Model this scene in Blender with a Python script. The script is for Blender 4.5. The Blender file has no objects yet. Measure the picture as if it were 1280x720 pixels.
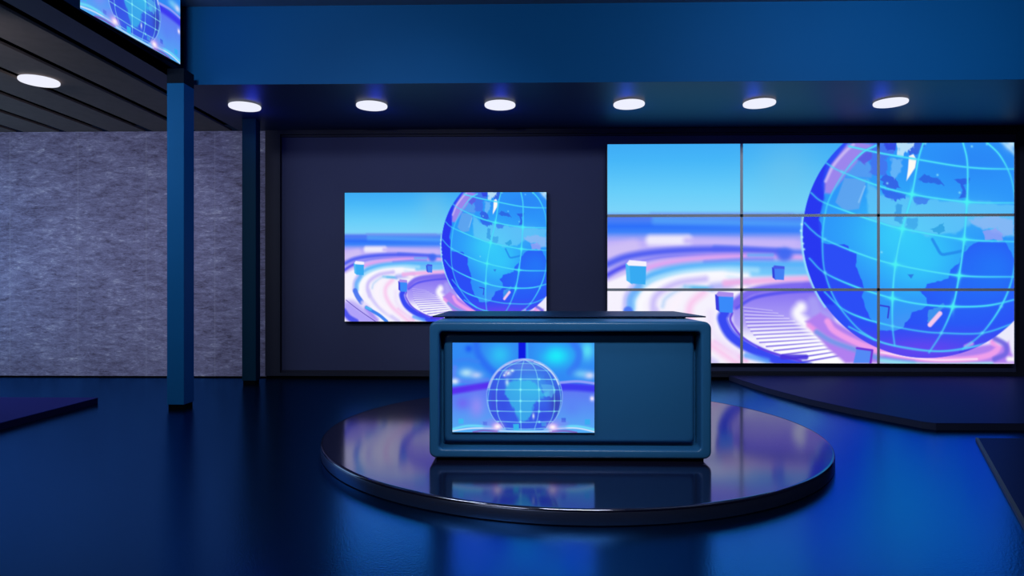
import bpy, bmesh, math
import numpy as np
from math import radians, sin, cos, pi
from mathutils import Vector, Matrix

scene = bpy.context.scene
COL = scene.collection
def lin(c):
    c = np.asarray(c, float) / 255.0
    return np.where(c <= 0.04045, c / 12.92, ((c + 0.055) / 1.055) ** 2.4)
def L4(r, g, b): return tuple(float(v) for v in lin((r, g, b))) + (1.0,)

# ------------------------------------------------------------------ materials
def base_mat(name):
    m = bpy.data.materials.new(name); m.use_nodes = True
    nt = m.node_tree; nt.nodes.clear()
    out = nt.nodes.new('ShaderNodeOutputMaterial')
    return m, nt, out
def principled(name, col, rough=0.5, metal=0.0, spec=0.5, coat=0.0, grain=None, var=0.0, varscale=6.0):
    m, nt, out = base_mat(name)
    b = nt.nodes.new('ShaderNodeBsdfPrincipled')
    b.inputs['Base Color'].default_value = tuple(col) + (1,) if len(col) == 3 else col
    b.inputs['Roughness'].default_value = rough
    b.inputs['Metallic'].default_value = metal
    b.inputs['Specular IOR Level'].default_value = spec
    b.inputs['Coat Weight'].default_value = coat
    b.inputs['Coat Roughness'].default_value = 0.15
    nt.links.new(b.outputs[0], out.inputs[0])
    if var:
        tc = nt.nodes.new('ShaderNodeTexCoord'); n = nt.nodes.new('ShaderNodeTexNoise')
        n.inputs['Scale'].default_value = varscale
        mx = nt.nodes.new('ShaderNodeMix'); mx.data_type = 'RGBA'; mx.blend_type = 'MULTIPLY'
        mx.inputs['Factor'].default_value = var
        mx.inputs[6].default_value = b.inputs['Base Color'].default_value
        nt.links.new(tc.outputs['Object'], n.inputs['Vector']); nt.links.new(n.outputs['Fac'], mx.inputs[7])
        nt.links.new(mx.outputs[2], b.inputs['Base Color'])
    if grain:
        tc = nt.nodes.new('ShaderNodeTexCoord'); n = nt.nodes.new('ShaderNodeTexNoise')
        n.inputs['Scale'].default_value = grain[0]
        bp = nt.nodes.new('ShaderNodeBump'); bp.inputs['Strength'].default_value = grain[1]; bp.inputs['Distance'].default_value = 0.002
        nt.links.new(tc.outputs['Object'], n.inputs['Vector']); nt.links.new(n.outputs['Fac'], bp.inputs['Height'])
        nt.links.new(bp.outputs[0], b.inputs['Normal'])
    return m
def emission(name, col, s=1.0):
    m, nt, out = base_mat(name)
    e = nt.nodes.new('ShaderNodeEmission'); e.inputs[0].default_value = col; e.inputs[1].default_value = s
    nt.links.new(e.outputs[0], out.inputs[0]); return m
def screen_mat():
    m, nt, out = base_mat('lit_display')
    a = nt.nodes.new('ShaderNodeAttribute'); a.attribute_name = 'picture'
    e = nt.nodes.new('ShaderNodeEmission'); e.inputs[1].default_value = 1.0
    nt.links.new(a.outputs['Color'], e.inputs[0]); nt.links.new(e.outputs[0], out.inputs[0]); return m
def floor_mat():
    m, nt, out = base_mat('glossy_blue_floor')
    tc = nt.nodes.new('ShaderNodeTexCoord')
    n = nt.nodes.new('ShaderNodeTexNoise'); n.inputs['Scale'].default_value = 75; n.inputs['Detail'].default_value = 4
    bp = nt.nodes.new('ShaderNodeBump'); bp.inputs['Strength'].default_value = 0.5; bp.inputs['Distance'].default_value = 0.0014
    nt.links.new(tc.outputs['Object'], n.inputs['Vector']); nt.links.new(n.outputs['Fac'], bp.inputs['Height'])
    g = nt.nodes.new('ShaderNodeBsdfGlossy'); g.inputs['Roughness'].default_value = FLOOR_ROUGH
    g.inputs['Color'].default_value = FLOOR_TINT
    d = nt.nodes.new('ShaderNodeBsdfDiffuse'); d.inputs['Color'].default_value = (0.0003, 0.001, 0.003, 1)
    ad = nt.nodes.new('ShaderNodeAddShader')
    nt.links.new(bp.outputs[0], g.inputs['Normal'])
    nt.links.new(g.outputs[0], ad.inputs[0]); nt.links.new(d.outputs[0], ad.inputs[1]); nt.links.new(ad.outputs[0], out.inputs[0])
    return m
def gloss_mat(name, tint, rough, diff):
    m, nt, out = base_mat(name)
    g = nt.nodes.new('ShaderNodeBsdfGlossy'); g.inputs['Roughness'].default_value = rough; g.inputs['Color'].default_value = tint
    d = nt.nodes.new('ShaderNodeBsdfDiffuse'); d.inputs['Color'].default_value = diff
    ad = nt.nodes.new('ShaderNodeAddShader')
    nt.links.new(g.outputs[0], ad.inputs[0]); nt.links.new(d.outputs[0], ad.inputs[1]); nt.links.new(ad.outputs[0], out.inputs[0])
    return m
def stone_mat():
    m, nt, out = base_mat('streaked_grey_stone')
    tc = nt.nodes.new('ShaderNodeTexCoord')
    b = nt.nodes.new('ShaderNodeBsdfPrincipled'); b.inputs['Roughness'].default_value = 0.75; b.inputs['Specular IOR Level'].default_value = 0.15
    def noise(scale, sx, sz, detail, rough, rot=0.0, dist=0.6):
        mp = nt.nodes.new('ShaderNodeMapping'); mp.inputs['Scale'].default_value = (sx, 1, sz); mp.inputs['Rotation'].default_value = (0, rot, 0)
        n = nt.nodes.new('ShaderNodeTexNoise'); n.inputs['Scale'].default_value = scale; n.inputs['Detail'].default_value = detail
        n.inputs['Roughness'].default_value = rough; n.inputs['Distortion'].default_value = dist
        nt.links.new(tc.outputs['Object'], mp.inputs[0]); nt.links.new(mp.outputs[0], n.inputs['Vector']); return n.outputs['Fac']
    def math_(op, a, bb):
        x = nt.nodes.new('ShaderNodeMath'); x.operation = op
        for i, v in enumerate((a, bb)):
            if isinstance(v, (int, float)): x.inputs[i].default_value = v
            else: nt.links.new(v, x.inputs[i])
        return x.outputs[0]
    n1 = noise(4.2, 1.0, 3.6, 10, 0.82, 0.16)
    n2 = noise(9.0, 1.0, 3.4, 9, 0.8, -0.4, 1.2)
    n3 = noise(0.9, 1.0, 1.6, 3, 0.5)
    s = math_('ADD', math_('ADD', math_('MULTIPLY', n1, 0.5), math_('MULTIPLY', n2, 0.38)), math_('MULTIPLY', n3, 0.12))
    r = nt.nodes.new('ShaderNodeValToRGB'); nt.links.new(s, r.inputs[0])
    cr = r.color_ramp
    cr.elements[0].position = 0.40; cr.elements[0].color = (0.10, 0.085, 0.15, 1)
    cr.elements[1].position = 0.63; cr.elements[1].color = (0.85, 0.85, 1.0, 1)
    e = cr.elements.new(0.46); e.color = (0.22, 0.205, 0.37, 1)
    e = cr.elements.new(0.54); e.color = (0.36, 0.355, 0.62, 1)
    # thin vertical joints between the sheets
    sx = nt.nodes.new('ShaderNodeSeparateXYZ'); nt.links.new(tc.outputs['Object'], sx.inputs[0])
    fr = math_('FRACT', math_('MULTIPLY', math_('ADD', sx.outputs[0], 20.04), 1 / 1.085), 0)
    j = math_('LESS_THAN', fr, 0.012)
    mx = nt.nodes.new('ShaderNodeMix'); mx.data_type = 'RGBA'
    nt.links.new(math_('MULTIPLY', j, 0.35), mx.inputs['Factor']); nt.links.new(r.outputs[0], mx.inputs[6]); mx.inputs[7].default_value = (0.5, 0.5, 0.68, 1)
    nt.links.new(mx.outputs[2], b.inputs['Base Color'])
    bp = nt.nodes.new('ShaderNodeBump'); bp.inputs['Strength'].default_value = 0.3; bp.inputs['Distance'].default_value = 0.01
    nt.links.new(s, bp.inputs['Height']); nt.links.new(bp.outputs[0], b.inputs['Normal'])
    nt.links.new(b.outputs[0], out.inputs[0]); return m

FLOOR_ROUGH = 0.21
FLOOR_TINT = (0.05, 0.205, 0.46, 1)
M = {
 'floor': floor_mat(),
 'stone': stone_mat(),
 'blue': principled('blue_lacquer', (0.017, 0.108, 0.275), 0.3, 0.0, 0.35, var=0.06),
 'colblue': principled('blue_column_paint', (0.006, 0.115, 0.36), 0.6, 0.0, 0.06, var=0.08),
 'teal': principled('dark_teal_column', (0.003, 0.028, 0.065), 0.6, 0.0, 0.05, var=0.1),  # darker, more teal tone for the far column
 'shaded_top': principled('near_black_top_shade', (0.001, 0.006, 0.02), 0.6, 0.0, 0.1, var=0.1),  # shade at the near column's top, put into the colour
 'header': principled('blue_painted_header', (0.001, 0.105, 0.36), 0.6, 0.0, 0.1, var=0.15, varscale=0.6),
 'navy': principled('dark_navy_panel', (0.002, 0.011, 0.055), 0.5, 0.0, 0.25, var=0.1),
 'wallpanel': principled('matt_navy_wall', (0.052, 0.062, 0.155), 0.7, 0.0, 0.15, var=0.12, varscale=1.5),
 'frame': principled('dark_wall_frame', (0.020, 0.022, 0.045), 0.6, 0.0, 0.2, var=0.1),
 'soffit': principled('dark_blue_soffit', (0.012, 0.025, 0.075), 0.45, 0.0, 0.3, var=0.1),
 'board': principled('charcoal_ceiling_board', (0.235, 0.185, 0.165), 0.7, 0.0, 0.2, var=0.25, varscale=9),
 'black': principled('black_void', (0.002, 0.002, 0.003), 0.9, 0.0, 0.05, var=0.1),
 'ceil': principled('grey_blue_ceiling', (0.35, 0.42, 0.50), 0.7, 0.0, 0.1, var=0.1),
 'housing': principled('dark_display_housing', (0.006, 0.008, 0.02), 0.5, 0.0, 0.3, var=0.1),
 'bezel': principled('grey_bezel', (0.58, 0.62, 0.68), 0.6, 0.0, 0.1, var=0.1),
 'dtop': principled('dark_glass_tabletop', (0.006, 0.02, 0.07), 0.4, 0.0, 0.12, var=0.1),
 'plinth': principled('black_recessed_plinth', (0.002, 0.002, 0.004), 0.8, 0.0, 0.05, var=0.1),
 'disc': gloss_mat('polished_dark_disc', (0.235, 0.245, 0.34, 1), 0.11, (0.004, 0.004, 0.012, 1)),
 'discside': gloss_mat('dark_disc_side', (0.16, 0.19, 0.32, 1), 0.3, (0.006, 0.007, 0.014, 1)),
 'chrome': principled('brushed_chrome', (0.55, 0.60, 0.70), 0.22, 1.0, 0.5, var=0.05),
 'plat_l': gloss_mat('indigo_platform_top', (0.03, 0.035, 0.12, 1), 0.4, (0.02, 0.025, 0.16, 1)),
 'plat_r': gloss_mat('slate_platform_top', (0.04, 0.05, 0.10, 1), 0.4, (0.014, 0.018, 0.065, 1)),
 'platside': principled('dark_platform_edge', (0.004, 0.004, 0.05), 0.6, 0.0, 0.1, var=0.1),
 'platside_r': principled('slate_platform_edge', (0.035, 0.045, 0.11), 0.5, 0.0, 0.2, var=0.1),
 'brass': principled('dull_brass_strip', (0.16, 0.14, 0.13), 0.5, 0.3, 0.3, var=0.1),
 'lamp': emission('lamp_diffuser', L4(238, 240, 255), 1.0),
 'lamphouse': principled('lamp_mounting_plate', (0.02, 0.025, 0.06), 0.5, var=0.1),
 'screen': screen_mat(),
}

# ------------------------------------------------------------------ mesh helpers
def obj(name, bm, mat, parent=None, smooth=None):
    me = bpy.data.meshes.new(name)
    bmesh.ops.recalc_face_normals(bm, faces=bm.faces)
    bm.to_mesh(me); bm.free(); me.materials.append(mat)
    if smooth is not None:
        me.shade_smooth(); me.set_sharp_from_angle(angle=radians(smooth))
    o = bpy.data.objects.new(name, me); COL.objects.link(o)
    if parent: o.parent = parent
    return o
def box(bm, x0, x1, y0, y1, z0, z1, bevel=0.0):
    b = bmesh.new()
    bmesh.ops.create_cube(b, size=1.0, matrix=Matrix.Translation(((x0+x1)/2, (y0+y1)/2, (z0+z1)/2)) @ Matrix.Diagonal((x1-x0, y1-y0, z1-z0, 1)))
    if bevel: bmesh.ops.bevel(b, geom=b.edges[:], offset=bevel, segments=3, profile=0.5, affect='EDGES')
    t = bpy.data.meshes.new('tmp'); b.to_mesh(t); b.free(); bm.from_mesh(t); bpy.data.meshes.remove(t)
    return bm
def bx(*a, **k): return box(bmesh.new(), *a, **k)
def prism(pts, z0, z1, bevel=0.0):
    bm = bmesh.new()
    f = bm.faces.new([bm.verts.new((x, y, z0)) for x, y in pts])
    r = bmesh.ops.extrude_face_region(bm, geom=[f])
    bmesh.ops.translate(bm, vec=(0, 0, z1-z0), verts=[v for v in r['geom'] if isinstance(v, bmesh.types.BMVert)])
    if bevel: bmesh.ops.bevel(bm, geom=bm.edges[:], offset=bevel, segments=2, profile=0.5, affect='EDGES')
    return bm
def lathe(profile, n=160, caps=True):
    bm = bmesh.new(); rings = []
    for r, z in profile:
        if r < 1e-6: rings.append([bm.verts.new((0, 0, z))])
        else: rings.append([bm.verts.new((r*cos(2*pi*i/n), r*sin(2*pi*i/n), z)) for i in range(n)])
    for a, b in zip(rings, rings[1:]):
        for i in range(n):
            j = (i+1) % n
            if len(a) == 1: bm.faces.new((a[0], b[i], b[j]))
            elif len(b) == 1: bm.faces.new((a[i], a[j], b[0]))
            else: bm.faces.new((a[i], a[j], b[j], b[i]))
    return bm
def empty(name, loc, label, cat, group=None, rz=0):
    o = bpy.data.objects.new(name, None); COL.objects.link(o); o.location = loc; o.rotation_euler = (0, 0, rz)
    o.empty_display_size = 0.1
    o['label'] = label; o['category'] = cat
    if group: o['group'] = group
    return o
def struct(name, bm, mat, smooth=None):
    o = obj(name, bm, mat, None, smooth); o['kind'] = 'structure'; return o
def copy_tree(o, parent=None):
    c = o.copy(); COL.objects.link(c); c.parent = parent
    for ch in list(o.children): copy_tree(ch, c)
    return c

# ------------------------------------------------------------------ drawing of the screen pictures (sample colours on the display meshes)
def hash2(ix, iy, s):
    h = np.sin(ix*127.1 + iy*311.7 + s*74.7) * 43758.5453
    return h - np.floor(h)
def vnoise(x, y, s=0):
    ix, iy = np.floor(x), np.floor(y); fx, fy = x-ix, y-iy
    fx = fx*fx*(3-2*fx); fy = fy*fy*(3-2*fy)
    a, b, c, d = hash2(ix, iy, s), hash2(ix+1, iy, s), hash2(ix, iy+1, s), hash2(ix+1, iy+1, s)
    return (a*(1-fx)+b*fx)*(1-fy) + (c*(1-fx)+d*fx)*fy
def spline(P, n=10):
    P = [np.array(p, float) for p in P]
    if len(P) < 3: return np.array(P)
    Q = [2*P[0]-P[1]] + P + [2*P[-1]-P[-2]]; out = []
    for i in range(1, len(Q)-2):
        for k in range(n):
            t = k/n; p0, p1, p2, p3 = Q[i-1], Q[i], Q[i+1], Q[i+2]
            out.append(0.5*((2*p1)+(-p0+p2)*t+(2*p0-5*p1+4*p2-p3)*t*t+(-p0+3*p1-3*p2+p3)*t**3))
    out.append(P[-1]); return np.array(out)
class Art:
    def __init__(s, X, Y): s.X, s.Y = X, Y; s.C = np.zeros((X.size, 3)); s.clip = None
    def put(s, a, col, idx=None):
        col = np.asarray(col, float)
        if s.clip is not None: a = a * (s.clip if idx is None else s.clip[idx])
        if idx is None: s.C += a[:, None]*(col - s.C)
        else: s.C[idx] += a[:, None]*(col - s.C[idx])
    def near(s, P, r):
        P = np.asarray(P); lo, hi = P.min(0)-r, P.max(0)+r
        return np.nonzero((s.X > lo[0]) & (s.X < hi[0]) & (s.Y > lo[1]) & (s.Y < hi[1]))[0]
    def dist(s, P, idx):
        x, y = s.X[idx], s.Y[idx]; d = np.full(idx.size, 1e9); T = np.zeros(idx.size); n = len(P)-1
        for k in range(n):
            a, b = P[k], P[k+1]; v = b-a; L = max(v@v, 1e-9)
            t = np.clip(((x-a[0])*v[0]+(y-a[1])*v[1])/L, 0, 1)
            q = np.hypot(x-a[0]-t*v[0], y-a[1]-t*v[1]); m = q < d
            d[m] = q[m]; T[m] = ((k+t)/n)[m]
        return d, T
    def line(s, P, col, w, soft=1.0, a=1.0, fade=None, smooth=True, w1=None):
        P = spline(P) if smooth else np.array(P, float)
        idx = s.near(P, max(w, w1 or 0)+soft*2+1)
        if idx.size == 0: return
        d, T = s.dist(P, idx)
        hw = w/2 if w1 is None else (w+(w1-w)*T)/2
        m = np.clip((hw+soft-d)/(2*soft), 0, 1); m = m*m*(3-2*m)*a
        if fade is not None: m = m*np.interp(T, fade[0], fade[1])
        s.put(m, col, idx)
    def poly(s, P, col, soft=0.8, a=1.0, smooth=False, rag=0.0, rs=1.0, col2=None):
        P = spline(list(P)+[P[0]], 6) if smooth else np.array(list(P)+[P[0]], float)
        idx = s.near(P, soft*2+rag+1)
        if idx.size == 0: return
        x, y = s.X[idx].copy(), s.Y[idx].copy()
        if rag:
            x = x + (vnoise(x/rs, y/rs, 3)-.5)*2*rag; y = y + (vnoise(x/rs+9, y/rs+5, 5)-.5)*2*rag
        ins = np.zeros(idx.size, bool)
        for p, q in zip(P, P[1:]):
            c = ((p[1] > y) != (q[1] > y)); den = (q[1]-p[1]) if q[1] != p[1] else 1e-9
            ins ^= c & (x < (q[0]-p[0])*(y-p[1])/den+p[0])
        sx, sy = s.X, s.Y; s.X, s.Y = s.X.copy(), s.Y.copy(); s.X[idx], s.Y[idx] = x, y
        d, _ = s.dist(P, idx); s.X, s.Y = sx, sy
        sd = np.where(ins, d, -d); m = np.clip((sd+soft)/(2*soft), 0, 1); m = m*m*(3-2*m)*a
        if col2 is not None:
            t = np.clip((s.Y[idx]-P[:, 1].min())/(np.ptp(P[:, 1])+1e-9), 0, 1)[:, None]
            col = np.asarray(col)*(1-t)+np.asarray(col2)*t
        s.put(m, col, idx)
    def blob(s, c, r, col, a=1.0, ry=None, p=1.0):
        ry = ry or r; q = ((s.X-c[0])/r)**2+((s.Y-c[1])/ry)**2
        s.put(a*np.exp(-q**p*1.6), col)

def art_stage(X, Y):
    """Tilted globe above rings of coloured light; X, Y run over the picture in hundredths of its frame."""
    A = Art(X, Y)
    W = lambda L: [(p[0]/2.249+750, p[1]/2.249+160) for p in L]
    c3 = lambda L: [(p[0]/3.6+1090, p[1]/3.6+170) for p in L]
    c4 = lambda L: [(p[0]/3.6+1000, p[1]/3.6+170) for p in L]
    c5 = lambda L: [(p[0]/4.655+1000, p[1]/4.655+360) for p in L]
    def t1(L): return [(759+((p[0]/6.264+428)-431)/252*509, 179+((p[1]/6.261+290)-241)/161*276) for p in L]
    def t2(L): return [(759+((p[0]/4.5+556)-431)/252*509, 179+((p[1]/4.5+236)-241)/161*276) for p in L]
    k = 2.02/6.264                                   # t1 pixel in picture units
    # sky
    st = [179, 200, 240, 262, 268]
    sky = np.stack([np.interp(Y, st, v) for v in ([62, 70, 105, 122, 122], [172, 182, 206, 212, 200], [246, 248, 250, 250, 248])], 1)
    A.C[:] = sky
    A.blob((985, 215), 55, (120, 198, 232), 0.45)
    # far horizon and the floor of rings
    ys = [262, 268, 274, 283, 290, 297, 303, 330, 460]
    lo = np.stack([np.interp(Y, ys, v) for v in ([122, 112, 78, 45, 60, 150, 190, 205, 246], [208, 165, 130, 112, 130, 160, 175, 190, 240], [250, 242, 244, 250, 250, 248, 250, 248, 254])], 1)
    m = np.clip((Y-264)/5, 0, 1)[:, None]; A.C = A.C*(1-m)+lo*m
    A.line([(820, 276), (1010, 281)], (84, 168, 250), 9, 5, 0.7)
    A.line([(815, 268), (990, 269)], (112, 140, 240), 4, 3.5, 0.6)
    A.line([(760, 272), (812, 272)], (70, 110, 245), 5, 3, 0.6)
    A.line(t1([(190, 137), (330, 137)]), (242, 238, 253), 40*k, 5, 0.95)
    A.line(t1([(330, 140), (740, 155)]), (198, 182, 250), 26*k, 5, 0.9)
    A.line(t1([(20, 190), (120, 165)]), (212, 195, 245), 50*k, 6, 0.7)
    # outer arcs
    A.poly(t1([(18, 330), (120, 280), (420, 250), (800, 290), (760, 380), (520, 400), (520, 700), (18, 702)]), (246, 242, 254), 3)
    A.line(t1([(440, 176), (600, 186), (820, 196)]), (78, 120, 246), 22*k, 4, 0.9)
    A.line(t1([(10, 252), (100, 212), (250, 188), (450, 180), (680, 192)]), (84, 98, 242), 27*k, 4.5)
    A.line(t1([(120, 240), (240, 214), (420, 203), (560, 202)]), (118, 116, 246), 12*k, 4, 0.9)
    A.line(t1([(10, 303), (60, 270), (110, 245)]), (80, 80, 240), 20*k, 4)
    A.line(t1([(160, 272), (250, 243), (400, 220), (560, 212), (820, 225)]), (224, 162, 240), 24*k, 5, 0.9)
    A.line(t1([(400, 238), (560, 226), (660, 226)]), (140, 118, 246), 15*k, 3, 0.8)
    A.line(t1([(570, 206), (660, 206)]), (90, 170, 250), 14*k, 3, 0.8)
    A.line(t1([(150, 330), (210, 290), (330, 262), (500, 250), (640, 248), (800, 250)]), (86, 178, 250), 34*k, 5, 0.95)
    A.line(t1([(500, 280), (800, 285)]), (90, 190, 250), 40*k, 6, 0.85)
    A.line(t1([(120, 450), (128, 400), (165, 340), (235, 305), (330, 280), (480, 268), (600, 276)]), (160, 220, 252), 22*k, 4, 0.9)
    A.line(t1([(150, 480), (155, 410), (215, 345), (320, 305), (470, 292), (560, 300)]), (250, 250, 255), 26*k, 5, 0.95)
    # left foreground: broken blue ring, lavender, cyan
    A.line(t1([(105, 455), (108, 400), (140, 345)]), (108, 176, 250), 34*k, 4, 0.95)
    A.line(t1([(85, 450), (92, 390), (120, 340)]), (200, 190, 250), 16*k, 4, 0.8)
    A.line(t1([(100, 462), (120, 505), (150, 548)]), (72, 116, 240), 36*k, 2, 0.95)
    A.line(t1([(160, 555), (205, 590)]), (225, 215, 252), 30*k, 4, 0.8)
    A.line(t1([(215, 500), (198, 440), (215, 385), (290, 335), (400, 315)]), (196, 182, 248), 24*k, 5, 0.85)
    A.line(t1([(205, 460), (230, 520), (300, 600), (440, 700)]), (206, 196, 250), 26*k, 4, 0.8)
    A.line(t1([(235, 440), (250, 400), (320, 350)]), (170, 205, 246), 12*k, 4, 0.7)
    A.line(t1([(18, 600), (80, 600), (200, 690)]), (150, 130, 244), 100*k, 8, 0.6)
    A.poly(t1([(18, 560), (60, 566), (140, 630), (260, 702), (18, 702)]), (172, 158, 250), 4, 0.8)
    A.line(t1([(190, 600), (270, 690)]), (150, 120, 244), 30*k, 5, 0.75)
    A.line(t1([(188, 592), (240, 622), (295, 655), (350, 702)]), (62, 128, 240), 22*k, 1.5)
    A.line(t1([(188, 592), (225, 606)]), (90, 190, 240), 18*k, 2, 0.8)
    A.line(t1([(30, 534), (90, 582), (170, 640), (262, 702)]), (60, 40, 170), 2.5*k+0.6, 0.8, 0.9)
    A.line(t1([(14, 620), (50, 668), (110, 704)]), (72, 80, 236), 38*k, 3, 0.95)
    A.blob(t1([(18, 702)])[0], 7, (245, 245, 255), 1.0)
    # pink streaks
    A.line(t1([(395, 375), (345, 430), (342, 500), (385, 580), (450, 640), (530, 704)]), (250, 190, 236), 26*k, 6, 0.75)
    A.line(t1([(300, 400), (270, 470), (300, 560), (370, 630)]), (252, 244, 254), 34*k, 6, 0.8)
    A.line(t1([(440, 600), (560, 690)]), (248, 170, 232), 12*k, 4, 0.75)
    A.line(t1([(420, 470), (430, 560), (520, 660)]), (238, 226, 252), 26*k, 6, 0.8)
    A.line(t1([(325, 352), (425, 358)]), (80, 180, 236), 17*k, 3, 0.85, fade=([0, .3, 1], [.5, 1, 1]))
    A.line(t1([(430, 352), (560, 335)]), (168, 172, 248), 30*k, 5, 0.8)
    A.line(t1([(480, 335), (640, 322), (830, 312)]), (240, 176, 232), 26*k, 4, 0.9)
    A.blob(t1([(540, 352)])[0], 13, (255, 240, 250), 0.95, 4)
    # inner ring and fan of steps
    A.poly(t1([(505, 450), (600, 385), (830, 350), (900, 420), (900, 700), (700, 700), (560, 600), (508, 520)]), (128, 108, 242), 4, 1, smooth=False, col2=(236, 226, 254))
    A.line(t1([(560, 590), (700, 600), (880, 640)]), (255, 255, 255), 60*k, 12, 0.85)
    A.line(t1([(640, 660), (900, 690)]), (255, 255, 255), 60*k, 10, 0.95)
    f7 = lambda p: (p[0]/3.43+750, p[1]/3.43+250)
    tt = [0, .33, .66, 1]
    for i in range(15):
        t = i/14.0
        p = (np.interp(t, tt, [618, 632, 690, 850]), np.interp(t, tt, [462, 535, 608, 690]))
        q = (np.interp(t, tt, [740, 850, 960, 1085]), np.interp(t, tt, [476, 528, 592, 648]))
        pp = [f7(p), f7(q)]
        A.line(pp, (255, 255, 255), 1.2+2.2*t, 0.8, 0.3+0.7*t, smooth=False)
        A.line([(a, b+1.9+1.2*t) for a, b in pp], (106, 84, 226), 0.9+1.3*t, 0.8, 0.5+0.4*t, smooth=False, fade=([0, .3, .8, 1], [1, 1, .75, .5]))
    A.line(t1([(522, 446), (590, 400), (700, 376), (830, 366)]), (84, 82, 240), 14*k, 2, 0.95)
    A.line(t1([(500, 440), (580, 375), (700, 352), (840, 344)]), (112, 92, 238), 34*k, 3.5, 0.9)
    A.line(t1([(478, 470), (468, 500), (500, 572), (575, 632), (690, 690), (800, 720)]), (56, 74, 242), 40*k, 3)
    A.line(t1([(505, 470), (500, 510), (545, 582), (630, 640), (770, 690)]), (92, 60, 226), 9*k, 1.2, 0.9)
    A.line(t1([(492, 480), (486, 508), (520, 570), (600, 628)]), (110, 110, 248), 6*k, 1.2, 0.8)
    A.line(t1([(700, 672), (790, 672)]), (70, 50, 220), 20*k, 1.5, 0.9)
    A.line(t1([(560, 665), (640, 690)]), (90, 160, 250), 22*k, 3, 0.8)
    # globe's own stand: white horn, pink torus
    A.line(W([(566, 505), (556, 524), (580, 552), (620, 582), (660, 610)]), (250, 248, 255), 30/2.249, 6)
    A.line(W([(600, 490), (610, 520), (640, 545)]), (170, 160, 246), 30/2.249, 5, 0.8)
    A.poly(W([(578, 545), (620, 520), (700, 570), (900, 640), (1150, 600), (1168, 662), (690, 662), (640, 620)]), (176, 128, 240), 3)
    A.line(W([(588, 556), (640, 594), (720, 622), (790, 640)]), (235, 150, 232), 14/2.249, 3, 0.9)
    A.line(W([(640, 545), (660, 572), (720, 604), (790, 628), (900, 648), (1010, 652), (1090, 640), (1120, 618), (1105, 603)]), (238, 158, 236), 17/2.249, 2.5)
    A.line(W([(790, 632), (930, 652), (1060, 650)]), (255, 232, 250), 5/2.249, 1.5, 0.9)
    A.line(W([(610, 575), (650, 600), (720, 625), (800, 652), (880, 662)]), (96, 150, 236), 15/2.249, 3, 0.8)
    A.line(W([(790, 655), (930, 668), (1100, 664)]), (150, 232, 240), 12/2.249, 3, 0.9)
    A.line(W([(1130, 590), (1160, 560), (1175, 620)]), (235, 235, 252), 40/2.249, 4, 0.9)
    A.line(W([(1110, 592), (1140, 610), (1140, 635), (1110, 650)]), (110, 100, 225), 14/2.249, 2.5, 0.9)
    A.line(W([(1150, 650), (1168, 650)]), (250, 245, 250), 14/2.249, 3)
    # floating cubes
    def cube(c, s, front, top, left, sh=0.25):
        x, y = c
        A.poly([(x-s*.55, y-s*.5), (x-s*.2, y-s*.55), (x-s*.2, y+s*.55), (x-s*.5, y+s*.35)], left, .7)
        A.poly([(x-s*.35, y-s*.42), (x+s*.5, y-s*.38), (x+s*.45, y+s*.55), (x-s*.3, y+s*.5)], front, .7)
        A.poly([(x-s*.5, y-s*.5), (x-s*.35, y-s*.68), (x+s*.5, y-s*.6), (x+s*.5, y-s*.36), (x-s*.4, y-s*.4)], top, .7)
    cube(W([(103, 410)])[0], 25, (56, 170, 242), (246, 242, 255), (80, 185, 245))
    cube(W([(352, 494)])[0], 22, (58, 138, 250), (170, 140, 236), (56, 60, 220))
    cube(W([(503, 410)])[0], 15, (66, 128, 246), (70, 90, 232), (50, 66, 220))
    A.blob(W([(520, 356)])[0], 12, (62, 104, 242), 0.95, 10, p=2)
    A.poly(W([(712, 662), (722, 618), (765, 624), (758, 662)]), (84, 138, 246), 0.8)
    A.line(W([(722, 620), (765, 626), (760, 662)]), (110, 50, 215), 6/2.249, 1, smooth=False)
    # ---- globe
    gx, gy = W([(917, 300)])[0]; ga, gb = 346/2.249, 347/2.249
    q = np.sqrt(((X-gx)/ga)**2+((Y-gy)/gb)**2)
    disc = np.clip((1-q)*ga/1.4+0.5, 0, 1)
    A.line([(gx-ga*cos(t)*1.008, gy+gb*sin(t)*1.008) for t in np.linspace(-.15, .62, 12)], (150, 226, 252), 3.0, 1.6, 0.9)
    A.clip = disc
    A.put(np.ones(X.size), (44, 78, 246))
    A.blob(W([(1010, 430)])[0], 80, (38, 104, 248), 0.9)
    A.blob(W([(1110, 400)])[0], 50, (36, 118, 248), 0.9)
    A.put(np.clip((Y-405)/38, 0, 1)*.75, (92, 66, 238))
    A.blob(W([(900, 620)])[0], 70, (112, 70, 240), 0.6, 16)
    # land / upper water: one light sheet with the coast drawn from the map
    land = c4([(85, 372), (96, 400), (100, 482), (125, 488), (160, 490), (200, 488), (218, 500), (222, 520), (255, 528), (256, 550), (252, 590), (275, 640), (290, 692)]) \
         + c5([(360, 50), (378, 110), (405, 176), (440, 205), (465, 246), (545, 252), (600, 236), (612, 205), (642, 178), (650, 142), (705, 130), (742, 104), (735, 60), (700, 24)]) \
         + c3([(235, 690), (250, 668), (300, 655), (345, 640), (352, 602), (388, 580), (410, 530), (440, 500), (470, 480), (600, 476), (645, 560), (700, 500), (700, -20), (100, -60)]) \
         + c4([(250, -30), (200, 60), (140, 150), (110, 260)])
    A.poly(land, (44, 148, 250), 0.9, 1, rag=0.8, rs=4)
    lm = np.zeros(X.size)
    A2 = Art(X, Y); A2.C[:] = 0; A2.poly(land, (1, 1, 1), 0.9, 1, rag=0.8, rs=4); lm = A2.C[:, 0]*disc
    A.clip = lm
    A.blob(W([(850, 300)])[0], 78, (56, 206, 250), 0.95, 62)
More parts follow.
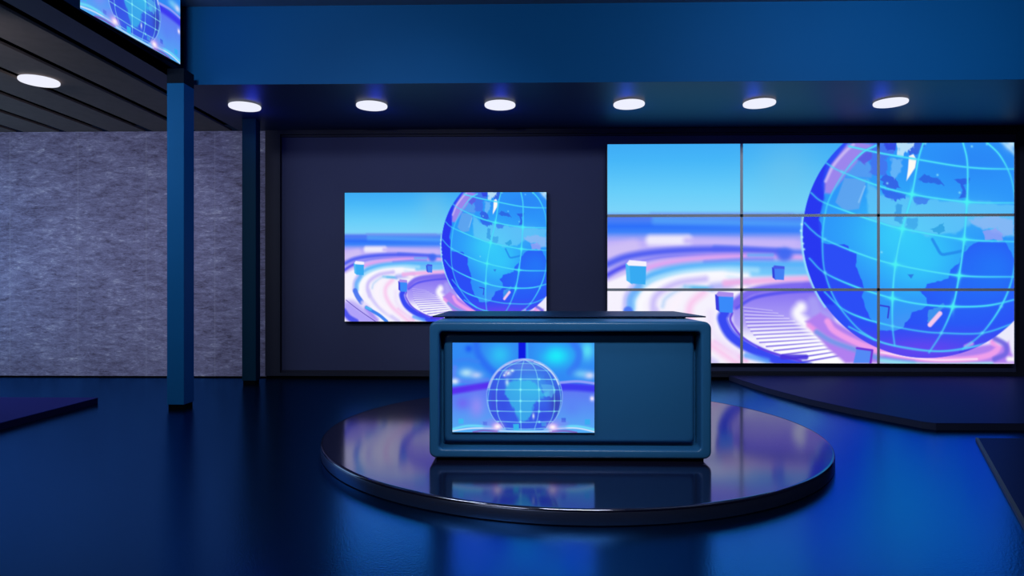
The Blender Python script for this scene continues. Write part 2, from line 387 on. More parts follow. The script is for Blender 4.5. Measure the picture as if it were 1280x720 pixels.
    A.blob(W([(900, 380)])[0], 60, (52, 202, 250), 0.8, 45)
    A.blob(W([(1060, 240)])[0], 55, (66, 176, 250), 0.7, 26)
    A.blob(W([(1060, 90)])[0], 70, (42, 134, 246), 0.8, 30)
    A.blob(W([(880, 560)])[0], 60, (74, 150, 246), 0.75, 30)
    A.blob(W([(690, 470)])[0], 45, (46, 120, 250), 0.5)
    # pale lit bands of land
    A.poly(c3([(-20, 200), (40, 270), (150, 280), (260, 285), (420, 300), (640, 312), (640, 460), (560, 440), (450, 400), (380, 440), (240, 450), (150, 420), (40, 400), (-20, 380)]), (110, 205, 248), 3, 0.65, rag=2, rs=6)
    A.poly(c3([(430, 380), (500, 420), (560, 415), (590, 460), (640, 450), (640, 380), (540, 360)]), (150, 182, 244), 2, 0.7, rag=2, rs=4)
    A.poly(c3([(500, 430), (560, 418), (585, 440), (590, 510), (570, 510), (560, 468), (510, 470)]), (152, 160, 246), .9, 0.8, rag=1, rs=3)
    A.poly(c4([(160, 300), (200, 190), (300, 195), (290, 235), (265, 330), (200, 340)]), (112, 168, 236), 1.5, 0.7)
    A.poly(c4([(225, 120), (300, 110), (330, 150), (320, 190), (210, 185)]), (98, 158, 240), 2, 0.7)
    A.clip = disc
    A.line(c3([(272, 468), (290, 500), (312, 533), (345, 532), (408, 518), (418, 500)]), (36, 136, 236), 3.6, 1.2, 0.85)
    A.poly(c3([(208, 200), (235, 175), (262, 185), (300, 192), (325, 226), (280, 214), (235, 212)]), (44, 98, 226), 1, 0.85, rag=1, rs=3)
    A.poly(c3([(372, 198), (440, 192), (440, 212), (410, 222), (425, 250), (425, 280), (392, 282), (408, 250), (395, 220)]), (44, 92, 226), 1, 0.85, rag=1, rs=3)
    A.poly(c3([(40, 240), (100, 250), (155, 262), (150, 280), (100, 295), (60, 275)]), (48, 98, 236), 1, 0.85, rag=1.4, rs=3)
    A.poly(c3([(175, 272), (260, 285), (245, 308), (200, 312)]), (60, 120, 238), 1, 0.8, rag=1, rs=3)
    A.poly(c3([(100, 385), (110, 310), (135, 312), (130, 350), (145, 400)]), (52, 150, 228), 1.2, 0.75, rag=1.5, rs=3)
    A.poly(c3([(160, 375), (205, 368), (205, 420), (150, 425)]), (56, 160, 232), 1, 0.7, rag=1.2, rs=3)
    A.poly(c3([(265, 425), (320, 395), (330, 430), (300, 445)]), (44, 158, 225), .8, 0.8, rag=1.5, rs=2.5)
    A.poly(c3([(160, 625), (188, 624), (176, 644)]), (44, 120, 226), .8, 0.9)
    # top fragments, ragged islands
    A.poly(c3([(-10, 30), (40, 28), (110, 34), (100, 70), (60, 110), (70, 180), (30, 180), (-10, 170)]), (70, 112, 238), 1.5, 0.8, rag=2, rs=4)
    A.poly(c3([(35, 200), (60, 170), (110, 200), (128, 238), (60, 236)]), (52, 92, 228), 1, 0.85, rag=2, rs=3)
    A.poly(c3([(50, 35), (108, 30), (105, 62), (70, 66)]), (50, 70, 226), 1, 0.9, rag=1.5, rs=3)
    A.poly(c3([(130, 30), (200, 28), (235, 40), (215, 80), (170, 90), (150, 60)]), (56, 92, 222), 1, 0.8, rag=2, rs=3)
    A.poly(c3([(110, 28), (195, 28), (190, 52), (160, 68), (140, 100), (112, 92), (120, 60)]), (190, 228, 250), 1, 0.95, rag=2, rs=3)
    A.poly(c3([(88, 100), (130, 108), (135, 160), (100, 200), (80, 150)]), (120, 190, 248), 1.5, 0.7, rag=2, rs=4)
    A.poly(c3([(166, 92), (186, 84), (200, 108), (194, 145), (155, 204), (162, 150)]), (252, 250, 246), .9, 1)
    for p in [(295, 178), (68, 215), (395, 258), (450, 50), (518, 40), (240, 36), (42, 525)]: A.blob(c3([p])[0], 1.8, (130, 222, 252), 0.9)
    # lilac sheen at the upper left, deep left rim
    A.poly(c4([(-10, 640), (0, 240), (50, 150), (120, 130), (100, 220), (110, 280), (85, 380), (95, 480), (120, 640), (160, 760), (60, 760)]), (40, 54, 240), 2.5, 0.9)
    A.poly(c4([(112, 215), (140, 130), (210, 40), (260, 28), (330, 40), (280, 90), (215, 165), (190, 200), (140, 262), (112, 258)]), (168, 132, 236), 2.5, 0.9)
    A.line(c4([(116, 205), (150, 135), (205, 70), (240, 40)]), (206, 190, 246), 3.5, 2, 0.9)
    A.poly(c4([(255, 100), (300, 60), (330, 60), (320, 100), (290, 130)]), (96, 88, 226), 1.5, 0.85, rag=1.5, rs=4)
    A.line(c4([(264, 300), (292, 228)]), (150, 205, 248), 1.6, 1.2, 0.8)
    A.line([(gx+ga*.97*cos(t), gy-gb*.97*sin(t)) for t in np.linspace(.55, .95, 6)], (150, 210, 252), 4, 3, 0.9)
    # small square mark and pale shard in the south
    A.line(c5([(465, 103), (518, 112), (510, 175)]), (52, 58, 214), 2.0, .7, 0.95, smooth=False)
    A.poly(c5([(748, 135), (790, 118), (835, 92), (842, 110), (800, 150), (756, 205), (740, 200)]), (64, 156, 238), 1, 0.85, rag=1, rs=2)
    A.line(c5([(756, 216), (815, 150)]), (244, 200, 238), 5.6, 1.2, 1)
    A.line(c5([(965, 342), (1000, 325)]), (226, 160, 240), 5, 2, 0.8)
    A.line(c5([(935, 375), (1010, 362), (1080, 345), (1140, 300)]), (58, 60, 228), 4, 1.5, 0.7)
    A.line(W([(730, 575), (800, 606), (900, 626), (1000, 626), (1085, 605)]), (100, 190, 250), 2.0, 1.2, 0.6)
    # graticule
    lats = [[(625, 90), (650, 108), (680, 124), (780, 163), (877, 188), (1032, 210), (1175, 213)],
            [(700, 52), (790, 72), (895, 90), (1000, 108), (1080, 116), (1175, 118)],
            [(594, 183), (625, 208), (700, 238), (780, 266), (850, 285), (1024, 315), (1175, 322)],
            [(576, 268), (600, 292), (632, 314), (730, 355), (830, 385), (1010, 416), (1175, 420)],
            [(590, 368), (632, 408), (720, 448), (822, 480), (900, 496), (992, 503), (1090, 500), (1180, 480)],
            [(632, 462), (680, 508), (740, 536), (822, 558), (900, 572), (960, 577), (1075, 577), (1168, 548)],
            [(700, 560), (780, 600), (860, 618), (960, 628), (1070, 612)]]
    mers = [[(910, 40), (895, 90), (877, 188), (850, 285), (830, 385), (822, 480), (822, 558), (828, 612)],
            [(1020, 40), (1032, 90), (1034, 150), (1032, 210), (1024, 315), (1010, 416), (992, 503), (960, 577), (925, 632)],
            [(775, 50), (735, 72), (690, 122), (650, 190), (634, 240), (626, 320), (633, 408), (665, 490), (720, 560), (770, 596)],
            [(1085, 40), (1125, 80), (1155, 140), (1168, 213), (1172, 320), (1160, 420), (1128, 502), (1075, 577), (1020, 622)]]
    CY = (78, 226, 248)
    def fa(P):
        T = np.linspace(0, 1, len(P)); return (T, [0.55 if (p[0] < 700 or p[1] > 540 or p[0] > 1140) else 1.0 for p in P])
    for P in lats+mers:
        A.line(W(P), (60, 196, 250), 3.2, 1.8, 0.5, fade=fa(P))
        A.line(W(P), CY, 1.8, 0.8, 0.95, fade=fa(P))
    for p in [(877, 188), (1032, 210), (850, 285), (1024, 315), (830, 385), (1010, 416), (822, 480), (992, 503)]:
        c = W([p])[0]; A.blob(c, 3.6, (74, 246, 242), 1.0, p=0.8)
        A.blob(c, 9, (74, 240, 244), 0.9, 2.2, p=0.7); A.blob(c, 2.2, (74, 240, 244), 0.9, 9, p=0.7)
    for p in [(632, 314), (633, 408), (680, 124), (822, 558), (960, 577), (1075, 577), (1128, 502)]:
        A.blob(W([p])[0], 2.6, (100, 215, 250), 0.75)
    A.clip = None
    # sparkles down the left limb
    for p in [(568, 272), (566, 290), (569, 308), (571, 326), (574, 342)]: A.blob(W([p])[0], 1.9, (190, 250, 250), 0.9)
    A.blob((1264, 181), 9, (214, 240, 252), 0.85)
    return A.C

def art_front(X, Y):
    """Upright globe seen head on in front of blurred blue light; frame 135..1045 by 92..665."""
    A = Art(X, Y)
    A.C[:] = (50, 136, 244)
    Bl, Ln = A.blob, A.line
    Bl((180, 130), 110, (50, 140, 246), .9); Bl((240, 130), 30, (30, 84, 244), .8)
    Bl((440, 170), 95, (48, 196, 246), .9); Bl((800, 175), 120, (30, 232, 250), 1, 85); Bl((700, 120), 60, (50, 150, 250), .6)
    Bl((1000, 140), 55, (92, 228, 246), .9, 80)
    Ln([(285, 80), (300, 160), (350, 235), (420, 300)], (44, 110, 244), 45, 22, .9)
    Ln([(135, 215), (220, 200), (300, 215)], (60, 130, 244), 26, 14, .7)
    Ln([(905, 80), (945, 150), (935, 220), (890, 280)], (52, 120, 244), 42, 18, .85)
    Ln([(150, 250), (150, 320), (250, 345), (360, 330)], (90, 130, 246), 30, 14, .8)
    Bl((225, 285), 60, (176, 226, 248), .95, 38); Bl((290, 300), 50, (200, 214, 250), .8, 30)
    Bl((150, 340), 34, (226, 236, 252), .95, 26); Bl((960, 290), 60, (120, 206, 248), .8, 34); Bl((1015, 300), 42, (214, 222, 250), .9, 30)
    Ln([(582, 92), (582, 200)], (14, 26, 226), 46, 5, 1)
    Ln([(615, 92), (618, 190)], (50, 170, 250), 10, 5, .8)
    A.poly([(120, 378), (260, 360), (400, 350), (820, 350), (1060, 360), (1060, 680), (120, 680)], (96, 112, 244), 10, 1, col2=(84, 176, 246))
    Ln([(120, 405), (220, 388), (380, 362)], (86, 44, 238), 42, 14, .95)
    Ln([(840, 372), (940, 375), (1060, 385)], (56, 52, 240), 46, 16, .9)
    Ln([(830, 345), (940, 338), (1060, 352)], (150, 160, 250), 16, 5, .95)
    Bl((290, 500), 60, (150, 140, 246), .8, 90); Bl((200, 480), 60, (120, 92, 242), .6, 50); Bl((900, 500), 60, (90, 130, 246), .6, 70)
    Bl((1030, 447), 17, (246, 232, 252), 1, 20)
    for p, c, s in [((190, 595), (60, 186, 240), 32), ((345, 610), (50, 110, 220), 26), ((848, 585), (60, 100, 226), 28), ((1000, 596), (54, 172, 240), 34)]:
        x, y = p; A.poly([(x-s/2, y-s/2), (x+s/2, y-s/2), (x+s/2, y+s/2), (x-s/2, y+s/2)], c, 3, .9)
    Ln([(120, 650), (240, 624), (400, 632), (600, 652), (780, 634), (930, 624), (1060, 648)], (110, 226, 250), 14, 8, .9)
    Ln([(120, 660), (260, 640), (420, 640)], (230, 240, 255), 8, 4, .9); Ln([(780, 640), (930, 636), (1060, 662)], (230, 240, 255), 8, 4, .9)
    Ln([(270, 664), (330, 654), (420, 658)], (130, 80, 180), 12, 5, .8); Ln([(760, 658), (860, 654), (930, 664)], (130, 80, 180), 12, 5, .8)
    A.poly([(320, 600), (420, 560), (770, 560), (880, 600), (860, 640), (340, 640)], (130, 130, 246), 20, .5)
    # globe
    gx, gy, g = 598, 436, 242
    q = np.hypot((X-gx)/g, (Y-gy)/g)
    clip = np.clip((1-q)*g/3+.5, 0, 1)*np.clip((652-Y)/8, 0, 1); A.clip = clip
    A.put(np.ones(X.size), (56, 92, 232))
    Bl((600, 240), 150, (96, 128, 232), .8, 50)
    Bl((640, 360), 170, (66, 176, 240), .75, 110)
    Bl((460, 480), 60, (54, 72, 226), .6, 120); Bl((800, 480), 50, (52, 62, 170), .75, 110); Bl((720, 560), 70, (52, 70, 222), .6, 50)
    Bl((400, 470), 30, (66, 72, 214), .6, 120)
    A.poly([(470, 420), (480, 360), (530, 330), (640, 335), (700, 380), (712, 410), (760, 395), (752, 430), (700, 445), (660, 480), (650, 530), (618, 590), (565, 592), (530, 520), (505, 470)], (60, 196, 236), 10, .7, rag=6, rs=14)
    A.poly([(700, 360), (780, 360), (800, 400), (770, 440), (735, 430)], (92, 190, 240), 5, .6, rag=6, rs=14)
    for p, r in [((490, 285), 26), ((520, 270), 14), ((470, 300), 12)]: Bl(p, r, (230, 246, 252), .95, r*.8)
    Bl((486, 345), 15, (190, 226, 250), .9, 26); Bl((655, 560), 9, (224, 240, 250), .9, 22)
    Ln([(505, 255), (470, 310)], (150, 120, 226), 6, 4, .7)
    A.poly([(722, 300), (760, 290), (770, 330), (735, 345)], (60, 110, 225), 4, .7, rag=5, rs=10)
    CY = (150, 246, 250)
    for y, b in [(228, -8), (268, -5), (325, -3), (392, 0), (463, 2), (530, 4), (597, 6), (640, 6)]:
        hw = math.sqrt(max(g*g-(y-gy)**2, 0))
        Ln([(gx-hw, y-b*.5), (gx, y+b*.5), (gx+hw, y-b*.5)], CY, 4, 3.5, .8 if y > 300 else .6)
    for P in [[(596, 200), (578, 270), (572, 392), (572, 530), (576, 650)], [(590, 200), (470, 262), (425, 360), (418, 463), (430, 560), (478, 650)],
              [(600, 200), (560, 240), (400, 300), (366, 400), (362, 480), (390, 570), (450, 650)], [(600, 200), (655, 240), (682, 320), (692, 463), (685, 560), (660, 650)],
              [(604, 200), (730, 262), (778, 350), (790, 463), (778, 560), (730, 650)], [(610, 200), (780, 300), (825, 400), (828, 480), (800, 580), (740, 650)]]:
        if P[2][0] == 400: P = [(520, 215), (430, 270), (385, 350), (364, 440), (372, 520), (410, 600), (450, 650)]
        if P[2][0] == 825: P = [(690, 215), (770, 275), (812, 350), (830, 440), (820, 520), (785, 600), (735, 650)]
        Ln(P, CY, 4, 3.5, .72)
    for x in (420, 572, 692, 790):
        for y in (325, 392, 463, 530, 597):
            Bl((x + (8 if x == 420 and y > 520 else 0), y), 9 if x in (572, 692) else 6, (140, 255, 250), .9)
    A.clip = None
    Ln([(gx+g*cos(t), gy-g*sin(t)) for t in np.linspace(-.95, pi+.95, 40)], (150, 206, 252), 4, 3.5, .85)
    Ln([(gx+g*.975*cos(t), gy-g*.975*sin(t)) for t in np.linspace(1.35, 2.9, 14)], (214, 210, 252), 9, 7, .85)
    Ln([(gx+g*.96*cos(t), gy-g*.96*sin(t)) for t in np.linspace(.35, 1.3, 12)], (224, 238, 255), 9, 6, .9)
    A.poly([(525, 612), (562, 610), (562, 650), (527, 650)], (54, 184, 236), 3, .95); A.poly([(705, 600), (738, 600), (738, 625), (708, 625)], (60, 150, 232), 3, .8)
    for p in [(425, 628), (778, 630)]: Bl(p, 46, (240, 160, 240), .75, 36); Bl(p, 26, (255, 246, 252), 1, 20)
    Ln([(440, 655), (600, 660), (770, 655)], (220, 236, 255), 7, 5, .9)
    return A.C

def display(name, parent, w, h, nx, ny, art, frame, x0=0, y0=0, z0=0):
    """Flat lit surface w x h facing -Y; frame = (x0, x1, y0, y1) of the art shown on it. One smooth picture, sampled per point."""
    u, v = np.meshgrid(np.linspace(0, 1, nx+1), np.linspace(0, 1, ny+1))
    u, v = u.ravel(), v.ravel()
    co = np.stack([x0+u*w, np.full(u.size, y0), z0+h*(1-v)], 1)
    C = art(frame[0]+u*(frame[1]-frame[0]), frame[2]+v*(frame[3]-frame[2]))
    C = lin(np.clip(C, 0, 255))
    i = np.arange(nx*ny); r, c = i//nx, i % nx; a = r*(nx+1)+c
    faces = np.stack([a, a+nx+1, a+nx+2, a+1], 1).astype(np.int32)
    me = bpy.data.meshes.new(name)
    me.vertices.add(u.size); me.vertices.foreach_set('co', co.ravel().astype(np.float32))
    me.loops.add(faces.size); me.loops.foreach_set('vertex_index', faces.ravel())
    me.polygons.add(len(i)); me.polygons.foreach_set('loop_start', (i*4).astype(np.int32)); me.polygons.foreach_set('loop_total', np.full(len(i), 4, np.int32))
    me.update(calc_edges=True)
    at = me.color_attributes.new('picture', 'FLOAT_COLOR', 'POINT')
    at.data.foreach_set('color', np.concatenate([C, np.ones((C.shape[0], 1))], 1).astype(np.float32).ravel())
    me.materials.append(M['screen'])
    o = bpy.data.objects.new(name, me); COL.objects.link(o); o.parent = parent
    return o

# ================================================================== THE ROOM
Z1 = 3.853            # low ceiling
Z2 = 4.795            # raised ceiling over the stage
XL, XR, YF, YB = -9.0, 8.5, -3.0, 9.85
struct('floor', bx(XL-.1, XR+.1, YF-.1, YB+.3, -0.12, 0), M['floor'])
struct('wall_stone', bx(XL-.1, -4.03, YB, YB+.15, 0.0, Z1), M['stone'])
struct('wall_left', bx(XL-.15, XL, YF, YB+.15, 0, Z1+.1), M['navy'])
struct('wall_right', bx(XR, XR+.15, YF, YB+.15, 0, Z2+.1), M['navy'])
struct('wall_front', bx(XL-.15, XR+.15, YF-.15, YF, 0, Z2+.1), M['navy'])
struct('baseboard_stone', bx(XL, -4.03, YB-.012, YB, 0, 0.022), M['plinth'])
# back wall: shallow recess inside a darker frame
struct('wall_back', bx(-4.03, XR, 9.88, 10.0, 0, Z1), M['wallpanel'])
fb = bmesh.new()
for b in [(-4.03, -3.797, 9.80, 9.88, 0.035, Z1), (7.513, XR, 9.80, 9.88, 0.035, Z1), (-3.797, 7.513, 9.80, 9.88, 3.785, Z1), (-3.797, 7.513, 9.80, 9.88, 0.035, 0.085)]:
    box(fb, *b)
struct('trim_1', fb, M['frame'])
lb = bmesh.new(); box(lb, -3.797, 7.513, 9.845, 9.88, 0.085, 0.115); box(lb, -3.797, 7.513, 9.845, 9.88, 3.755, 3.785)
struct('trim_2', lb, M['frame'])
struct('baseboard_back', bx(-4.03, XR, 9.84, 9.88, 0, 0.035), M['plinth'])
# boarded ceiling on the left
cb = bmesh.new(); edges = [-4.572-0.685*k for k in range(8)]
for k, xe in enumerate(edges):
    x1 = xe; x0 = max(xe-0.685+0.125, XL)
    if x1 > XL: box(cb, x0, x1, YF, YB, Z1, Z1+.03, bevel=0.004)
struct('ceiling_boards', cb, M['board'])
struct('ceiling_void', bx(XL, -4.44, YF, YB, Z1+.10, Z1+.14), M['black'])
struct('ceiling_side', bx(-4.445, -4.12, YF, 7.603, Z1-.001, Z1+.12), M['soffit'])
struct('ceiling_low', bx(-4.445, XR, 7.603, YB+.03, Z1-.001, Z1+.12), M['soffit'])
struct('ceiling_raised', bx(-4.2, XR, YF, 7.6, Z2, Z2+.1), M['ceil'])
struct('trim_3', bx(-4.12, XR, 7.6, 7.72, Z1, Z2+.1), M['header'])
struct('trim_4', bx(-4.22, -4.12, YF, 7.72, Z1, Z2+.1), M['navy'])

# ================================================================== COLUMNS
def column(x0, x1, y0, y1, top, label, cap, paint):
    t = empty('column', ((x0+x1)/2, (y0+y1)/2, 0), label, 'column', 'blue square columns')
    w, d = (x1-x0)/2, (y1-y0)/2
    obj('shaft', bx(-w, w, -d, d, 0.055, top-(cap or 0), bevel=0.006), M[paint], t)
    obj('plinth', bx(-w+.012, w-.012, -d+.012, d-.012, 0, 0.055), M['plinth'], t)
    if cap: obj('shaded_top', bx(-w, w, -d, d, top-cap, top, bevel=0.004), M['shaded_top'], t)  # dark block stands in for the shade at the column's top
    return t
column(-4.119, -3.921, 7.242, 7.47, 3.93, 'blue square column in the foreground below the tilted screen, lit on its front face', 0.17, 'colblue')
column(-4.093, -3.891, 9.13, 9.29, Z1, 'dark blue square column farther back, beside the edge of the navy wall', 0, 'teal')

# ================================================================== DOWNLIGHTS
def downlight():
    t = empty('ceiling_light', (0, 0, 0), 'x', 'ceiling light', 'round ceiling lights')
    obj('mounting_plate', lathe([(0, 0), (.185, 0), (.185, -.008), (0, -.008)], 64), M['lamphouse'], t, 40)
    obj('diffuser', lathe([(0, -.008), (.200, -.008), (.2045, -.014), (.2045, -.030), (.199, -.038), (0, -.038)], 64), M['lamp'], t, 40)
    return t
spots = [(-3.752, 8.455, 'leftmost round ceiling light in the row under the blue header, beside the column'),
         (-2.04, 8.45, 'second round ceiling light from the left in the row, above left part of the television'),
         (-0.328, 8.45, 'third round ceiling light from the left in the row, above the television'),
         (1.382, 8.45, 'round ceiling light above the left end of the video wall'),
         (3.092, 8.445, 'round ceiling light above the middle column of the video wall'),
         (4.802, 8.445, 'rightmost round ceiling light in the row, above the globe on the video wall'),
         (-5.704, 7.362, 'round ceiling light on the charcoal ceiling boards at the far left')]
first = downlight()
for i, (x, y, lab) in enumerate(spots):
    o = first if i == 0 else copy_tree(first)
    o.location = (x, y, Z1); o['label'] = lab

# ================================================================== VIDEO WALL (nine monitors)
vx0, vx1, vz0, vz1 = 1.263, 7.399, 0.252, 3.602
cols = [1.263, 3.305, 5.367, 7.399]; rows = [3.602, 2.504, 1.374, 0.252]
AX, AY = [759, 927.5, 1097.6, 1268], [179, 269.8, 362.6, 455]
gap = 0.021
names = [['upper left monitor of the nine-panel video wall, showing plain blue sky', 'upper middle monitor of the video wall, sky with the lilac rim of the globe', 'upper right monitor of the video wall, showing the northern part of the globe'],
         ['middle left monitor of the video wall, showing a small floating blue cube and arcs', 'centre monitor of the video wall, showing the left limb of the globe', 'middle right monitor of the video wall, showing the bright centre of the globe'],
         ['lower left monitor of the video wall, partly hidden behind the desk', 'lower middle monitor of the video wall, showing a white fan of steps', 'lower right monitor of the video wall, showing the bottom of the globe']]
for r in range(3):
    for c in range(3):
        t = empty('video_wall_monitor', (cols[c], 9.88, rows[r+1]), names[r][c], 'monitor', 'video wall monitors')
        w, h = cols[c+1]-cols[c], rows[r]-rows[r+1]
        gl = 0 if c == 0 else gap; gr = 0 if c == 2 else gap; gt = 0 if r == 0 else gap; gb = 0 if r == 2 else gap
        obj('housing', bx(0, w, -.10, 0, 0, h), M['housing'], t)
        be = bmesh.new()
        e = 0.004
        for a in [(0, max(gl, e), 0, h), (w-max(gr, e), w, 0, h), (0, w, 0, max(gb, e)), (0, w, h-max(gt, e), h)]:
            box(be, a[0], a[1], -.122, -.10, a[2], a[3])
        inner = obj('bezel', be, M['bezel'], t)
        dx0, dx1, dz0, dz1 = max(gl, e), w-max(gr, e), max(gb, e), h-max(gt, e)
        fx = lambda m: AX[c]+(AX[c+1]-AX[c])*m/w
        fz = lambda m: AY[r+1]-(AY[r+1]-AY[r])*m/h
        display('display', t, dx1-dx0, dz1-dz0, 210, 114, art_stage, (fx(dx0), fx(dx1), fz(dz1), fz(dz0)), dx0, -.118, dz0)

# ================================================================== TELEVISION on the back wall
t = empty('television', (-2.775, 9.875, 0.885), 'large flat television on the navy wall left of the desk, globe above coloured rings', 'television')
obj('housing', bx(-.012, 3.12, -.112, 0, -.012, 1.996, bevel=.004), M['housing'], t)
display('display', t, 3.108, 1.984, 320, 205, art_stage, (759, 1268, 179, 455), 0, -.118, 0)

# ================================================================== TILTED SCREEN on the left fascia
sp0 = Vector((-4.124, 5.77, 0)); sp1 = Vector((-3.99, 7.29, 0)); wid = (sp1-sp0).length
t = empty('angled_screen', (-4.124, 5.77, 3.992), 'angled screen high on the dark upper left panel, showing the globe bottom', 'screen', rz=math.atan2(1.52, .134))
obj('housing', bx(-.01, wid+.01, .004, .05, -.01, .985), M['housing'], t)
wb = bmesh.new(); f = wb.faces.new([wb.verts.new(p) for p in [(0.1, .05, .06), (wid-.03, .05, .06), (wid-.03, .16, .06), (0.9, .09, .06)]])
rr = bmesh.ops.extrude_face_region(wb, geom=[f]); bmesh.ops.translate(wb, vec=(0, 0, .8), verts=[v for v in rr['geom'] if isinstance(v, bmesh.types.BMVert)])
obj('bracket', wb, M['housing'], t)
display('display', t, wid, .975, 230, 150, art_front, (135, 1045, 92, 665), 0, 0, 0)

# ================================================================== ROUND STAGE
t = empty('round_stage', (0.412, 5.962, 0), 'low round stage with polished dark top, carrying the desk', 'stage')
R = 2.224
obj('top', lathe([(0, .098), (R-.05, .098), (R-.05, .1), (0, .1)][::-1][0:1]+[(R-.03, .1), (R-.03, .09), (0, .09)], 220), M['disc'], t, 30)
obj('side', lathe([(0, .085), (R-.004, .085), (R, .078), (R, .006), (R-.02, 0), (0, 0)], 220), M['discside'], t, 40)
obj('rim', lathe([(R-.03, .085), (R-.03, .1), (R-.028, .1), (R-.010, .1), (R-.003, .094), (R-.001, .085), (R-.03, .085)], 220), M['disc'], t, 60)

# ================================================================== FLAT PLATFORMS
t = empty('low_platform', (-7, 6, 0), 'dark indigo slab on the floor at the left edge, in front of the stone wall', 'platform')
obj('top', prism([(-8.95+7, -.6), (-5.165+7, -.6-2), (-5.165+7, 1.605), (-8.95+7, 1.605)][0:0]+[(-1.95, -4.5), (1.835, -4.5), (1.835, 1.605), (-1.95, 1.605)], .066, .073), M['plat_l'], t)
obj('edge', prism([(-1.95, -4.5), (1.832, -4.5), (1.832, 1.602), (-1.95, 1.602)], 0, .066), M['platside'], t)
t = empty('wall_platform', (0, 0, 0), 'dark slate platform with angled front edge running along below the video wall', 'platform')
P = [(3.10, 9.72), (3.13, 9.25), (3.22, 8.55), (3.41, 7.68), (3.62, 7.1), (3.96, 6.42), (4.05, 6.345), (8.4, 6.345), (8.4, 9.72)]
obj('top', prism(P, .063, .07), M['plat_r'], t)
cxp, cyp = 6.0, 8.2
obj('edge', prism([(cxp+(x-cxp)*.9995, cyp+(y-cyp)*.9995) for x, y in P], 0, .063), M['platside_r'], t)
t = empty('corner_platform', (0, 0, 0), 'thin dark slab on the floor at the right edge with dull metal edging', 'platform')
P = [(4.17, 5.93), (2.46, 2.95), (8.4, 2.95), (8.4, 5.93)]
obj('top', prism(P, .0, .022), M['plat_r'], t)
d = Vector((2.46-4.17, 2.95-5.93)).normalized(); nrm = Vector((d.y, -d.x))
if nrm.x > 0: nrm = -nrm
a, b = Vector(P[0]), Vector(P[1])
obj('edge_strip', prism([tuple(a), tuple(b), tuple(b+nrm*.022), tuple(a+nrm*.022)], 0, .024), M['brass'], t)

# ================================================================== NEWS DESK
DX, DY, DZ = 0.338, 4.765, 0.10
t = empty('news_desk', (DX, DY, DZ), 'glossy blue news desk with recessed rounded front, standing on the round stage', 'desk')
W2 = 1.056; ZB, ZT = 0.022, 1.048
def rrect(x0, x1, z0, z1, r, y, n=8):
    out = []
    for cx, cz, a0 in ((x1-r, z1-r, 0), (x0+r, z1-r, 90), (x0+r, z0+r, 180), (x1-r, z0+r, 270)):
        for k in range(n+1):
            a = radians(a0+90*k/n); out.append((cx+r*cos(a), y, cz+r*sin(a)))
    return out
def loft(loops, cap0=False, cap1=False):
    bm = bmesh.new(); V = [[bm.verts.new(p) for p in l] for l in loops]; n = len(V[0])
    for a, b in zip(V, V[1:]):
        for i in range(n): bm.faces.new((a[i], a[(i+1) % n], b[(i+1) % n], b[i]))
    if cap0: bm.faces.new(V[0])
    if cap1: bm.faces.new(V[-1])
    return bm
ox0, ox1 = -W2, W2; ix0, ix1, iz0, iz1 = -.982, .978, .089, .973
loops = []
loops.append(rrect(ox0, ox1, ZB, ZT, .055, 1.45))
for k in range(6):
    a = radians(90*k/5); e = .022
    loops.append(rrect(ox0+e*(1-cos(a)), ox1-e*(1-cos(a)), ZB+e*(1-cos(a)), ZT-e*(1-cos(a)), .055-e*(1-cos(a)), e*(1-sin(a))))
for k in range(6):
    a = radians(90*k/5); e = .018
    s = e*(1-sin(a))
    loops.append(rrect(ix0-s, ix1+s, iz0-s, iz1+s, .03+s, e*(1-cos(a))))
loops.append(rrect(ix0, ix1, iz0, iz1, .03, .17))
obj('body', loft(loops, cap0=True, cap1=True), M['blue'], t, 35)
px0, px1, pz0, pz1 = ix0+.022, ix1-.022, iz0+.028, iz1-.012
loops = [rrect(px0, px1, pz0, pz1, .035, .17)]
for k in range(6):
    a = radians(90*k/5); e = .03
    loops.append(rrect(px0+e*(1-cos(a)), px1-e*(1-cos(a)), pz0+e*(1-cos(a)), pz1-e*(1-cos(a)), .035, .105+e*(1-sin(a))))
obj('front_panel', loft(loops, cap0=True, cap1=True), M['blue'], t, 35)
obj('plinth', bx(-W2+.05, W2-.05, .04, 1.40, 0, .024), M['plinth'], t)
obj('tabletop', bx(-1.102, 1.152, .495, 1.635, 1.0575, 1.0685, bevel=.002), M['dtop'], t)
sb = lathe([(0, 0), (.017, 0), (.017, .0095), (0, .0095)], 24)
so = obj('spacer', sb, M['plinth'], t, 40); so.location = (-.905, .56, 1.048)
for x, y in [(.905, .56), (1.0, .62), (-1.0, .62), (-.9, 1.38), (.9, 1.38)]:
    s2 = so.copy(); COL.objects.link(s2); s2.parent = t; s2.location = (x, y, 1.048)
t = empty('monitor', (-.552, 4.87, 0.298), 'monitor set in the desk front, showing an upright blue globe', 'monitor')
obj('housing', bx(-.003, 1.086, -.0, .0, -.003, .687) if False else bx(-.002, 1.085, -.016, .0, -.002, .686), M['housing'], t)
display('display', t, 1.083, .684, 240, 152, art_front, (135, 1045, 92, 665), 0, -.018, 0)

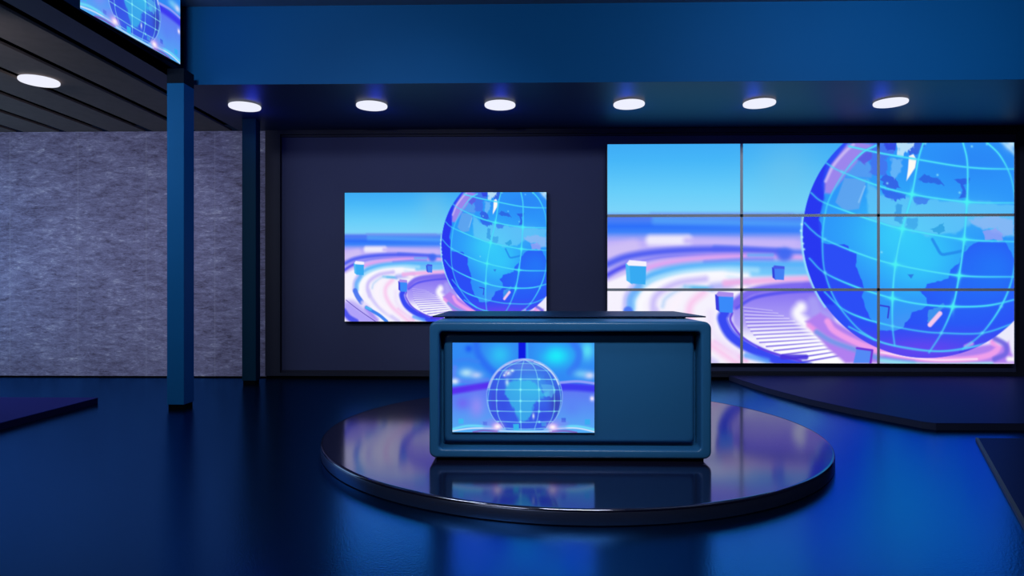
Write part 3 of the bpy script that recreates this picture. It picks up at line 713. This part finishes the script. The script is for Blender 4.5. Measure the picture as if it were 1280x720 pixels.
# ================================================================== LIGHTS
def area(name, loc, target, sx, sy, energy, col, spread=180):
    l = bpy.data.lights.new(name, 'AREA'); l.shape = 'RECTANGLE'; l.size = sx; l.size_y = sy; l.energy = energy; l.color = col; l.spread = radians(spread)
    o = bpy.data.objects.new(name, l); COL.objects.link(o); o.location = loc
    o.rotation_euler = (Vector(target)-Vector(loc)).to_track_quat('-Z', 'Y').to_euler(); return o
area('studio_front_light', (-3.8, -1.8, 3.9), (-1.0, 9.0, 1.9), 3, 1.0, 42, (0.90, 0.95, 1.0))
area('stage_key_light', (-3.2, 2.9, 4.65), (-1.2, 7.4, 3.2), 1.6, 0.4, 88, (0.85, 0.93, 1.0))
area('stage_fill_light', (3.6, 2.9, 4.65), (4.4, 7.6, 3.9), 3.0, 0.4, 44, (0.75, 0.88, 1.0), 95)
area('desk_light', (0.35, 1.7, 4.1), (0.35, 4.8, 0.8), 2.0, 0.3, 17, (0.9, 0.96, 1.0), 60)
area('stone_wall_light', (-6.6, 5.2, 3.6), (-6.6, 9.8, 1.5), 3.8, 0.4, 32, (0.88, 0.9, 1.0), 120)
area('added_side_wash', (-8.93, 7.9, 1.75), (0, 7.9, 1.75), 3.4, 3.0, 34, (0.4, 0.72, 1.0))  # unseen area light added to wash the left floor blue
l = bpy.data.lights.new('wall_spot_light', 'SPOT'); l.energy = 480; l.color = (0.85, 0.9, 1.0); l.spot_size = radians(34); l.spot_blend = 1.0; l.shadow_soft_size = .15
o = bpy.data.objects.new('wall_spot_light', l); COL.objects.link(o); o.location = (-1.0, 0.5, 3.7)
o.rotation_euler = (Vector((-1.2, 9.88, 2.3))-Vector(o.location)).to_track_quat('-Z', 'Y').to_euler()
for i, (x, y, _) in enumerate(spots[:6]):
    l = bpy.data.lights.new('added_blue_glow', 'POINT'); l.energy = 2.6; l.color = (0.02, 0.05, 1.0); l.shadow_soft_size = .08  # unseen points added under the ceiling lights for a blue halo
    o = bpy.data.objects.new('added_blue_glow', l); COL.objects.link(o); o.location = (x, y+.22, Z1-.24)

w = bpy.data.worlds.new('studio_dark'); scene.world = w; w.use_nodes = True
w.node_tree.nodes['Background'].inputs[0].default_value = (0.002, 0.004, 0.012, 1)

# ================================================================== CAMERA
cam = bpy.data.cameras.new('camera'); cam.sensor_width = 36; cam.lens = 795/1280*36; cam.clip_start = .05
co = bpy.data.objects.new('camera', cam); COL.objects.link(co)
co.location = (0, 0, 1.4); co.rotation_euler = (radians(90), 0, radians(1.14)); scene.camera = co
scene.view_settings.view_transform = 'Standard'; scene.view_settings.look = 'None'
scene.view_settings.exposure = 0; scene.view_settings.gamma = 1; scene.view_settings.use_curve_mapping = False
scene.cycles.use_denoising = True
scene.cycles.max_bounces = 8
scene.cycles.caustics_reflective = False
